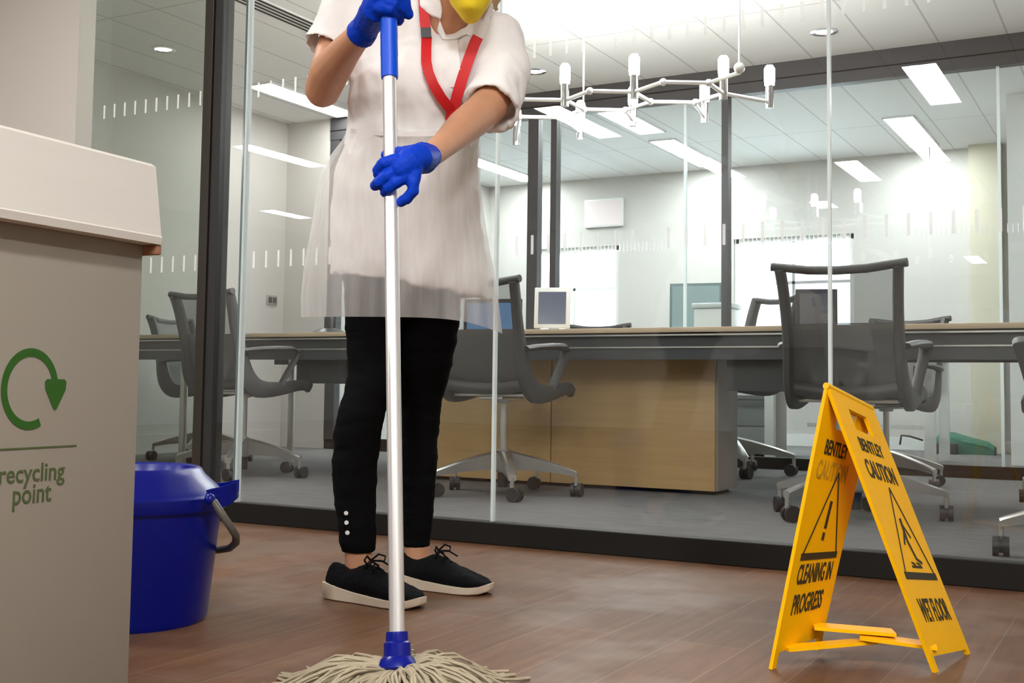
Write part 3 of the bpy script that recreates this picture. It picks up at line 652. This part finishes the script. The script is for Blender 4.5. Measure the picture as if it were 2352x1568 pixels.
for f, nm, part, rows in ((fL, nL, pL, (('BENTLEY', .18, .66, .18, .235, M_PRINT), ('CAUTION', .10, .74, .255, .325, M_FADED), ('CLEANING IN', .14, .86, .635, .71, M_PRINT), ('PROGRESS', .16, .78, .745, .82, M_PRINT))),
                          (fR, nR, pR, (('BENTLEY', .24, .76, .165, .215, M_PRINT), ('CAUTION', .18, .84, .245, .315, M_PRINT), ('WET FLOOR', .18, .86, .745, .83, M_PRINT)))):
    for tx, u0, u1, v0, v1, mm in rows: put(onpanel(f, nm, tx, u0, u1, v0, v1, mm), part)
    # warning triangle: outline, base bar and its mark
    m = MB(); off = nm * .0004; th = nm * .0007
    def bar(a, b, wd):
        a, b = f(*a) + off, f(*b) + off; s = (b - a).cross(nm).normalized() * wd / 2; m.prism([a + s, b + s, b - s, a - s], th)
    va, vb = (.29, .60) if f is fL else (.335, .655)
    bar((.56, va), (.16, vb), .0035); bar((.56, va), (.86, vb), .0035); m.prism([f(.13, vb - .004) + off, f(.89, vb - .004) + off, f(.89, vb + .022) + off, f(.13, vb + .022) + off], th)
    if f is fL:
        bar((.535, .40), (.515, .505), .0085); bar((.512, .52), (.508, .55), .0085)
    else:
        bar((.53, .45), (.50, .53), .008); bar((.50, .53), (.56, .60), .006); bar((.50, .50), (.40, .55), .005); bar((.52, .47), (.62, .52), .004); bar((.56, .60), (.66, .615), .005)
        bar((.38, .63), (.62, .63), .004); bar((.40, .615), (.48, .622), .003); bar((.52, .615), (.60, .622), .003)
    sub('warning_triangle', m.mesh('warning_triangle', False), M_PRINT, part)
def arm(a, b, wd, name):
    a, b = Vector(a), Vector(b); d = (b - a).normalized(); s = d.cross(Vector((0, 0, 1))).normalized() * wd / 2
    MB().prism([a + s, b + s, b - s, a - s], (0, 0, .006)).build(name, M_SIGN, sg, False)
cM = (fL(.5, .9) + fR(.5, .9)) / 2
arm(fL(.72, .895), cM + (fR(.7, .9) - fL(.7, .9)) * .14 + Vector((0, 0, .006)), .045, 'locking_arm')
arm(cM - (fR(.7, .9) - fL(.7, .9)) * .1 - Vector((0, 0, .004)), fR(.22, .92), .045, 'locking_arm')
arm(fL(.2, .945), cM - Vector((0, 0, .01)), .03, 'locking_arm')

# ================================================================== MOP
hA, hB = PX(912, 1462, 1.80), PX(892, -24, 2.10); hd_ = (hB - hA).normalized()
def pj(p):
    c = RM.transposed() @ (Vector(p) - CAM); return CX + F * c.x / c.y, CY - F * c.z / c.y, c.y
def HL(py):
    a, b = 0.0, 1.0
    for _ in range(40):
        t_ = (a + b) / 2
        if pj(hA.lerp(hB, t_))[1] > py: a = t_
        else: b = t_
    return hA.lerp(hB, (a + b) / 2)
mop = thing('string_mop', 'string mop with aluminium pole and blue grip held upright in both gloves', 'mop', onz(912, 1540, 0))
MB().tube([HL(1500), HL(170)], .0122, 20).build('pole', mat('brushed_aluminium', (.84, .84, .84), .34, metal=.72), mop)
gp = [HL(y) for y in (180, 176, 130, 128, 90, 88, 50, 48, 10, 6, -20, -26)]
MB().tube(gp, [.0145, .0152, .0152, .0156, .0152, .0156, .0152, .0156, .0152, .0158, .0158, .012], 20).build('grip', M_BLUEGRIP, mop)
sA = HL(1450); sax = hd_
def sck(t_, r): return (sA - sax * t_, r)
pts = [sck(0, .0165), sck(.004, .0172), sck(.014, .0172), sck(.0165, .0205), sck(.036, .0215), sck(.040, .026), sck(.052, .031), sck(.056, .027)]
MB().tube([p_ for p_, r in pts], [r for p_, r in pts], 18).build('socket', M_BLUE, mop, ang=30)
base = sA - sax * .050
yarn = MB(); rnd_ = random.Random(3)
for k in range(300):
    a = rnd_.uniform(0, 2 * PI); L_ = rnd_.uniform(.11, .205); d = Vector((math.cos(a), math.sin(a), 0)); q = Vector((-d.y, d.x, 0))
    r0 = rnd_.uniform(.006, .028); h = rnd_.uniform(.004, .030) * (1 if abs(math.sin(a - YAW)) < .8 or math.cos(a - YAW) > 0 else .5); bend = rnd_.uniform(-.05, .05)
    pts = []
    for i in range(8):
        u = i / 7
        z = max(.003, (base.z - .004) * (1 - u) ** 1.3 + h * math.sin(PI * min(1, u * 1.25)) + rnd_.uniform(-.002, .002))
        pts.append(Vector((base.x, base.y, 0)) + d * (r0 + L_ * u ** .9) + q * (bend * u * u + .012 * math.sin(u * 9 + k) * u) + Vector((0, 0, z)))
    yarn.tube(pts, rnd_.uniform(.0020, .0031), 6, cap=False)
yo = yarn.build('yarn_head', M_YARN, mop); yo['kind'] = 'stuff'

# ================================================================== PERSON
FW = Vector((-math.sin(YAW), math.cos(YAW), 0))
def ring(py, px, hw, d, hd, dy=0, n=28, ph=0.0):
    c = PX(px, py, d); a = RIGHT * (hw * d / F) - UP * (dy * d / F); b = FW * hd
    return [c + a * math.cos(2 * PI * k / n) + b * math.sin(2 * PI * k / n) for k in range(n)]
def T(*q): return PX(*q)
body = MB()
def limb(bm, pts, rad, n=14): bm.tube([PX(*q) for q in pts], rad, n, roundcap=True)
limb(body, [(925, 560, 2.55), (945, 420, 2.53), (955, 300, 2.51), (985, 150, 2.51), (1015, 110, 2.53)], [.100, .092, .086, .092, .05])
limb(body, [(835, -15, 2.53), (1010, 62, 2.56), (1138, 100, 2.49)], [.040, .035, .04])
limb(body, [(1026, 90, 2.50), (1040, 10, 2.46), (1058, -50, 2.44)], [.054, .050, .054])
hr = Matrix.Rotation(YAW - .10, 3, 'Z') @ Matrix.Rotation(-.25, 3, 'X')
body.ball(PX(1078, -112, 2.44), .074, .094, .108, 20, hr)
body.ball(PX(1083, -40, 2.395), .054, .060, .060, 16, hr); body.ball(PX(1086, 4, 2.37), .028, .026, .024, 12)
body.ball(PX(1081, -75, 2.335), .014, .022, .028, 12, hr)                                             # nose
for x in (1001, 1150): body.ball(PX(x, -85, 2.45), .010, .022, .032, 12, hr)                           # ears
limb(body, [(1145, 105, 2.47), (1152, 180, 2.43), (1122, 243, 2.37), (1100, 264, 2.33), (1062, 294, 2.25), (1020, 332, 2.15), (985, 360, 2.075)], [.040, .041, .039, .0375, .034, .025, .0215])
limb(body, [(828, -15, 2.515), (775, 80, 2.50), (741, 206, 2.43)], [.040, .036, .038])
limb(body, [(741, 206, 2.43), (757, 165, 2.38), (793, 117, 2.28), (832, 72, 2.18)], [.037, .0405, .031, .0225])
LEGA = [(600, 885, 70, 2.60), (720, 852, 62, 2.60), (860, 856, 57, 2.585), (900, 846, 57, 2.575), (950, 829, 55, 2.565), (1000, 821, 56, 2.575), (1080, 815, 53, 2.59), (1150, 817, 48, 2.60), (1205, 820, 44, 2.60), (1250, 822, 41, 2.60), (1266, 823, 39, 2.60)]
LEGB = [(600, 975, 80, 2.62), (735, 988, 71, 2.64), (860, 970, 64, 2.68), (910, 966, 54, 2.70), (950, 963, 48, 2.715), (1050, 958, 46, 2.74), (1150, 958, 42, 2.755), (1200, 957, 37, 2.76), (1240, 957, 33, 2.76), (1256, 957, 32, 2.76)]
for LG in (LEGA, LEGB): limb(body, [(x, y, d) for y, x, hw, d in LG], [hw * d / F - .012 for y, x, hw, d in LG])
limb(body, [(822, 1240, 2.60), (824, 1300, 2.60), (845, 1345, 2.585)], [.031, .031, .026]); limb(body, [(957, 1235, 2.76), (960, 1285, 2.76), (985, 1330, 2.74)], [.030, .030, .026])
# hands: palm, four bent fingers and a thumb each; the gloves repeat them a little thicker
dH = pj(HL(400))[2]; dT = pj(HL(5))[2]
def low_hand(bm, e):
    n_ = dH - .030
    limb(bm, [(985, 360, 2.075), (962, 363, n_ + .025), (940, 372, n_ + .006), (922, 386, n_ + .002)], [.0215 + e, .0235 + e, .0225 + e, .019 + e])
    for kx, ky in ((906, 368), (916, 388), (930, 406), (948, 418)): limb(bm, [(955, 372, n_ + .01), (kx, ky, n_)], [.0145 + e, .0105 + e], 10)
    for ch in ([(906, 368, n_), (882, 374, n_ - .002), (867, 391, n_ + .012), (872, 407, n_ + .034)],
               [(916, 388, n_), (890, 403, n_ - .003), (869, 419, n_ + .004), (861, 427, n_ + .022)],
               [(930, 406, n_), (907, 420, n_ - .003), (892, 432, n_ + .002), (885, 442, n_ + .016)],
               [(948, 418, n_), (949, 438, n_ + .000), (934, 456, n_ + .004), (921, 464, n_ + .012)]):
        limb(bm, ch, [.0098 + e, .0092 + e, .0084 + e, .0074 + e], 10)
    limb(bm, [(955, 350, n_ + .02), (928, 352, n_ + .03), (905, 352, n_ + .052), (888, 356, n_ + .056)], [.013 + e, .011 + e, .010 + e, .0085 + e], 10)
def top_hand(bm, e):
    n_ = dT - .028
    limb(bm, [(832, 72, 2.18), (848, 50, 2.155), (864, 20, n_ + .025), (876, -12, n_ + .012)], [.0225 + e, .025 + e, .026 + e, .024 + e])
    for kx, ky in ((889, -24), (887, -10), (884, 4), (878, 18)): limb(bm, [(862, 18, n_ + .02), (kx, ky, n_)], [.015 + e, .0115 + e], 10)
    for ch in ([(889, -24, n_), (914, -20, n_ - .002), (930, 6, n_ + .01), (938, 33, n_ + .022)],
               [(887, -10, n_), (912, -4, n_ - .003), (922, 22, n_ + .012), (916, 48, n_ + .036)],
               [(884, 4, n_), (906, 8, n_ - .003), (917, 28, n_ + .016), (908, 40, n_ + .050)],
               [(878, 18, n_), (898, 20, n_ - .001), (910, 30, n_ + .014), (904, 34, n_ + .044)]):
        limb(bm, ch, [.0102 + e, .0096 + e, .0088 + e, .0078 + e], 10)
    limb(bm, [(856, 30, n_ + .04), (866, 44, n_ + .055), (882, 30, n_ + .062), (896, 12, n_ + .060)], [.013 + e, .011 + e, .010 + e, .0088 + e], 10)
low_hand(body, -.0036); top_hand(body, -.0036)
pme = remeshed(body, .0040, 3, .5, name='person')
person = link('person', pme, M_SKIN)
tag(person, 'person in white tunic, plastic apron, yellow mask and blue gloves mopping the floor', 'person')
def wear(name, me, m): return link(name, me, m, person)
# gloves
for nm, fn, cuff in (('glove', low_hand, [(955, 366, dH - .012), (964, 365, 2.045), (974, 362, 2.06)]), ('glove', top_hand, [(845, 54, 2.16), (838, 66, 2.172), (828, 79, 2.19)])):
    g = MB(); fn(g, .0016)
    c0, c1, c2 = [PX(*q) for q in cuff]
    ax = (c2 - c1).normalized(); u = ax.cross(UP).normalized(); v = ax.cross(u)
    rs = [(c0, .022), (c1, .0270), (c2, .0285), (c2 + ax * .001, .0245), (c1, .0225)]
    g.loft([[c + (u * math.cos(2 * PI * k / 20) + v * math.sin(2 * PI * k / 20)) * r for k in range(20)] for c, r in rs])
    wear(nm, remeshed(g, .0020, 1, .5, .0010, (90, 90, 60), name=nm), M_GLOVE)
# trousers
tr = MB()
for LG in (LEGA, LEGB): tr.loft([ring(y, x, hw, d, hw * d / F * 1.02, 0, 20) for y, x, hw, d in LG])
tr.loft([ring(540, 930, 120, 2.58, .10), ring(620, 926, 138, 2.59, .118), ring(690, 922, 132, 2.61, .11), ring(725, 918, 112, 2.62, .085)])
tme = remeshed(tr, .006, 4, .5, .003, (9, 9, 30), name='leggings')
legg = wear('leggings', tme, M_PANTS); tb = bvh(tme)
def hit(tree, px, py, off=0.0):
    v = ray(px, py).normalized(); h = tree.ray_cast(CAM, v)
    p = h[0] if h[0] is not None else PX(px, py, 2.45)
    return p - v * off
for x, y in ((795, 1178), (796, 1200), (798, 1223)):
    p = hit(tb, x, y, .0); v = ray(x, y).normalized()
    sub('stud', MB().tube([p + v * .002, p - v * .004], [.0052, .0046], 12), mat('silver_stud', (.75, .75, .75), .35, metal=.4), legg)
# tunic
sh = MB()
sh.loft([ring(96, 1032, 62, 2.51, .062), ring(112, 1020, 105, 2.51, .080), ring(135, 1000, 150, 2.51, .105), ring(185, 972, 165, 2.505, .125), ring(240, 955, 158, 2.50, .125), ring(300, 948, 145, 2.51, .115),
         ring(370, 940, 156, 2.53, .125), ring(450, 932, 168, 2.55, .138), ring(540, 934, 176, 2.57, .146), ring(620, 938, 179, 2.58, .150, 14), ring(662, 940, 180, 2.59, .152, 26),
         ring(662, 940, 168, 2.59, .140, 26), ring(600, 940, 164, 2.58, .135, 14), ring(520, 936, 150, 2.57, .12)])
limb(sh, [(820, -10, 2.515), (900, 25, 2.52), (960, 40, 2.525), (1000, 78, 2.53), (1085, 78, 2.52), (1140, 92, 2.485)], [.060, .064, .066, .066, .064, .058])
limb(sh, [(962, 22, 2.500), (984, 70, 2.492), (998, 120, 2.485)], [.045, .050, .050]); limb(sh, [(1100, 66, 2.495), (1088, 118, 2.485)], [.045, .048])
limb(sh, [(870, 60, 2.51), (880, 160, 2.50)], [.085, .080]); limb(sh, [(1110, 120, 2.49), (1075, 190, 2.49)], [.075, .070])
def sleeve(bm, pts, rad):
    P_ = [PX(*q) for q in pts]; n = 22; rings = []; prev = None
    for i, p in enumerate(P_):
        t_ = (P_[min(i + 1, len(P_) - 1)] - P_[max(i - 1, 0)]).normalized()
        u = t_.cross(FW).normalized() if prev is None else (prev - t_ * prev.dot(t_)).normalized(); prev = u; v = t_.cross(u)
        rings.append([p + (u * math.cos(2 * PI * k / n) + v * math.sin(2 * PI * k / n)) * rad[i] for k in range(n)])
    for r, back in ((rad[-1] - .008, .0), (rad[-1] - .012, .045)):
        p = P_[-1] - t_ * back; rings.append([p + (u * math.cos(2 * PI * k / n) + v * math.sin(2 * PI * k / n)) * r for k in range(n)])
    bm.loft(rings)
sleeve(sh, [(1115, 85, 2.49), (1140, 110, 2.475), (1149, 160, 2.45), (1143, 215, 2.41), (1126, 250, 2.37)], [.050, .059, .058, .0585, .0600])
sleeve(sh, [(835, -20, 2.515), (800, 20, 2.505), (768, 75, 2.49), (748, 116, 2.478)], [.060, .058, .055, .053])
sme = remeshed(sh, .0068, 5, .5, .0095, (11, 11, 7), name='tunic')
tun = wear('tunic', sme, M_SHIRT); sb = bvh(sme)
def ribbon(tree, path, wpx, off, thick=.0014):
    C = [hit(tree, x, y, off) for x, y in path]; rings = []
    for i, c in enumerate(C):
        t_ = (C[min(i + 1, len(C) - 1)] - C[max(i - 1, 0)]).normalized(); v = (c - CAM).normalized(); s = t_.cross(v).normalized() * (wpx * (c - CAM).length / F / 2)
        rings.append([c + s, c + s - v * thick, c - s - v * thick, c - s])
    return MB().loft(rings)
def patch(tree, poly, off, thick):
    P_ = [hit(tree, x, y, off) for x, y in poly]; v = ray(*poly[0]).normalized()
    return MB().prism(P_, -v * thick)
# collar, placket
col = MB(); cb = bvh(pme)
def chit(px, py, off):
    v = ray(px, py).normalized(); hs = [h[0] for h in (sb.ray_cast(CAM, v), cb.ray_cast(CAM, v)) if h[0] is not None]
    return (min(hs, key=lambda p: (p - CAM).length) if hs else PX(px, py, 2.46)) - v * off
def flap(poly, mid, off, th):
    """a turned-down collar leaf: fan of facets round its middle, following the body"""
    v = ray(*mid).normalized(); c = chit(*mid, off + .003)
    P_ = [chit(x, y, off) for x, y in poly]
    for a, b in zip(P_, P_[1:] + P_[:1]): col.prism([c, a, b], v * th)
flap([(1130, 2), (1108, 30), (1084, 50), (1062, 68), (1074, 80), (1106, 98), (1122, 64), (1134, 26)], (1106, 56), .012, .012)
flap([(1008, -14), (1016, 20), (1014, 44), (992, 38), (962, 14), (955, -14)], (990, 8), .012, .012)
flap([(1010, 46), (1018, 64), (1024, 80), (1044, 76), (1064, 64), (1074, 78), (1046, 92), (1016, 92), (1004, 70)], (1026, 87), .006, .010)
sub('collar', remeshed(col, .003, 2, .5, name='collar'), M_SHIRT, tun)
sub('placket', ribbon(sb, [(1034, 92), (1036, 120), (1040, 160), (1043, 200)], 34, .003, .002), M_SHIRT, tun)
# lanyard
lan = ribbon(sb, [(973, -4), (974, 20), (976, 50), (978, 66)], 23, .013).build('lanyard', M_RED, person)
m2 = ribbon(sb, [(980, 84), (979, 110), (979, 140), (984, 166), (996, 195), (1014, 225), (1034, 250), (1040, 262)], 23, .013).mesh('strap'); sub('strap', m2, M_RED, lan)
m2 = ribbon(sb, [(1098, 84), (1090, 100), (1075, 140), (1062, 180), (1050, 220), (1040, 258), (1034, 278)], 25, .015).mesh('strap'); sub('strap', m2, M_RED, lan)
sub('buckle', ribbon(sb, [(978, 63), (979, 86)], 23, .014, .005).mesh('buckle'), M_RUBBER, lan)
# apron: thin translucent film round the front, gathered at the sides
rows = [(300, 948, 150), (318, 946, 156), (360, 930, 172), (400, 920, 182), (450, 917, 189), (500, 917, 196), (560, 916, 207), (620, 917, 219), (690, 919, 229), (735, 922, 232)]
ap = []; nx = 72
for r in range(37):
    f = r / 36 * (len(rows) - 1); i = min(int(f), len(rows) - 2); u = f - i
    y, cx, hw = [rows[i][k] * (1 - u) + rows[i + 1][k] * u for k in range(3)]; g = r / 36; row = []
    for k in range(nx + 1):
        th = math.radians(-112 + 224 * k / nx); s = math.sin(th)
        yy = y + g ** 3 * (-7 + 4 * s + (34 * s ** 3 if s > 0 else 4 * s * s))
        fold = (.010 * math.sin(9 * th + 2.0 * g) + .007 * math.sin(17 * th + 1 - 3 * g)) * (.25 + g) * (.35 + .65 * abs(s)) + .006 * noise.noise(Vector((th * 3, g * 5, 1.3)))
        hd = .150 + .045 * g
        row.append(PX(cx + hw * s + 220 * fold * abs(s), yy, 2.545 + .03 * g - (hd + fold) * math.cos(th)))
    ap.append(row)
apn = wear('apron', MB().loft(ap, False, False).mesh('apron', True, 180), M_APRON)
ab = bvh(apn.data)
sub('waistband', ribbon(ab, [(806, 300), (830, 303), (870, 306), (920, 308), (970, 308), (1020, 306), (1060, 303), (1088, 298)], 10, .007, .002), M_SHIRT, apn)
# mask, hair
mk = MB().loft([ring(-84, 1074, 18, 2.345, .012, 0, 20), ring(-62, 1077, 46, 2.345, .035, 0, 20), ring(-25, 1079, 56, 2.335, .055, 0, 20), ring(5, 1080, 47, 2.325, .052, 0, 20), ring(30, 1081, 29, 2.32, .040, 0, 20), ring(47, 1081, 17, 2.325, .022, 0, 20), ring(50, 1081, 12, 2.325, .014, 0, 20)])
msk = wear('face_mask', remeshed(mk, .004, 2, .5, name='face_mask'), M_YELLOW_MASK)
for y in (-60, -30):
    sub('strap', MB().tube([PX(1034, y + 8, 2.36), PX(1005, y, 2.43), PX(1000, y - 6, 2.48)], .002, 6), M_YELLOW_MASK, msk)
hb = MB(); hb.ball(PX(1078, -128, 2.475), .083, .090, .108, 18, hr)
hb.tube([PX(1088, -190, 2.54), PX(1120, -110, 2.57), PX(1135, -30, 2.56), PX(1138, 20, 2.55)], [.03, .028, .022, .008], 12, roundcap=True)
wear('hair', remeshed(hb, .006, 3, .5, .006, (30, 30, 90), name='hair'), mat('fair_hair', (.50, .34, .18), .6, var=.25, vscale=30, stretch=(3, 3, .3)))
for x in (1053, 1107): wear('eye', MB().ball(PX(x, -118, 2.352), .0115, seg=14).mesh('eye'), mat('eye', (.10, .06, .04), .2))
# shoes
def shoe(heel, toe, z0):
    ax = (toe - heel); L_ = ax.length; ax.normalize(); sd = Vector((-ax.y, ax.x, 0)); up = Vector((0, 0, 1))
    def sec(t, wd, zb, zt, k=.8, n=16):
        c = heel + ax * (L_ * t); out = []
        for q in range(n):
            a = 2 * PI * q / n; ca, sa = math.cos(a), math.sin(a)
            x = wd * math.copysign(abs(ca) ** k, ca); z = (zb + zt) / 2 + (zt - zb) / 2 * math.copysign(abs(sa) ** k, sa)
            if sa > 0: x *= 1 - .42 * sa * min(1, (zt - .03) / .05)
            out.append(c + sd * x + up * z)
        return out
    u = MB().loft([sec(.015, .018, .02, .066), sec(.05, .030, .012, .080), sec(.14, .035, .01, .074), sec(.24, .036, .01, .066), sec(.34, .037, .01, .076), sec(.42, .039, .01, .083), sec(.52, .041, .01, .074), sec(.64, .044, .01, .060), (sec(.78, .045, .01, .048)), sec(.89, .039, .012, .038), sec(.96, .026, .014, .030), sec(.985, .012, .016, .026)])
    w_ = wear('shoe', remeshed(u, .004, 4, .5, .0015, (60, 60, 60), name='shoe'), M_SHOE)
    def ss(t, wd, zb, zt):
        c = heel + ax * (L_ * t); return [c + sd * wd + up * zt, c + sd * wd * .96 + up * (zb + .003), c + sd * wd * .86 + up * zb, c - sd * wd * .86 + up * zb, c - sd * wd * .96 + up * (zb + .003), c - sd * wd + up * zt]
    so = MB().loft([ss(-.012, .012, .012, .030), ss(.0, .025, .006, .036), ss(.05, .036, .001, .037), ss(.18, .040, 0, .032), ss(.36, .039, 0, .024), ss(.55, .043, 0, .020), ss(.72, .048, 0, .018), ss(.84, .046, .001, .018), ss(.93, .036, .004, .021), ss(.985, .020, .009, .026), ss(1.0, .010, .013, .026)])
    sub('sole', so, M_SOLE, w_)
    lc = MB(); c = heel + ax * (L_ * .45) + up * .090
    for s in (-1, 1):
        lc.tube([c, c + sd * .020 * s + up * .012 + ax * .006, c + sd * .036 * s + up * .006 + ax * .012, c + sd * .03 * s - up * .004 + ax * .014, c], .0022, 6)
        lc.tube([c, c + sd * .012 * s + ax * .02, c + sd * .03 * s + ax * .035 - up * .014], .0020, 6)
    for k in range(3):
        t = .47 + .055 * k; q = heel + ax * (L_ * t); zt = .088 - .010 * k; lc.tube([q + sd * .022 - up * 0 + up * (zt - .012), q + up * zt, q - sd * .022 + up * (zt - .012)], .0022, 6)
    sub('laces', lc, M_SHOE, w_)
shoe(Vector((-1.626, 2.118, 0)), Vector((-1.366, 2.100, 0)), 0)
shoe(Vector((-1.585, 2.318, 0)), Vector((-1.330, 2.330, 0)), 0)

# ------------------------------------------------------------------ tidy
for o in bpy.data.objects:
    if '_w' in o: del o['_w']
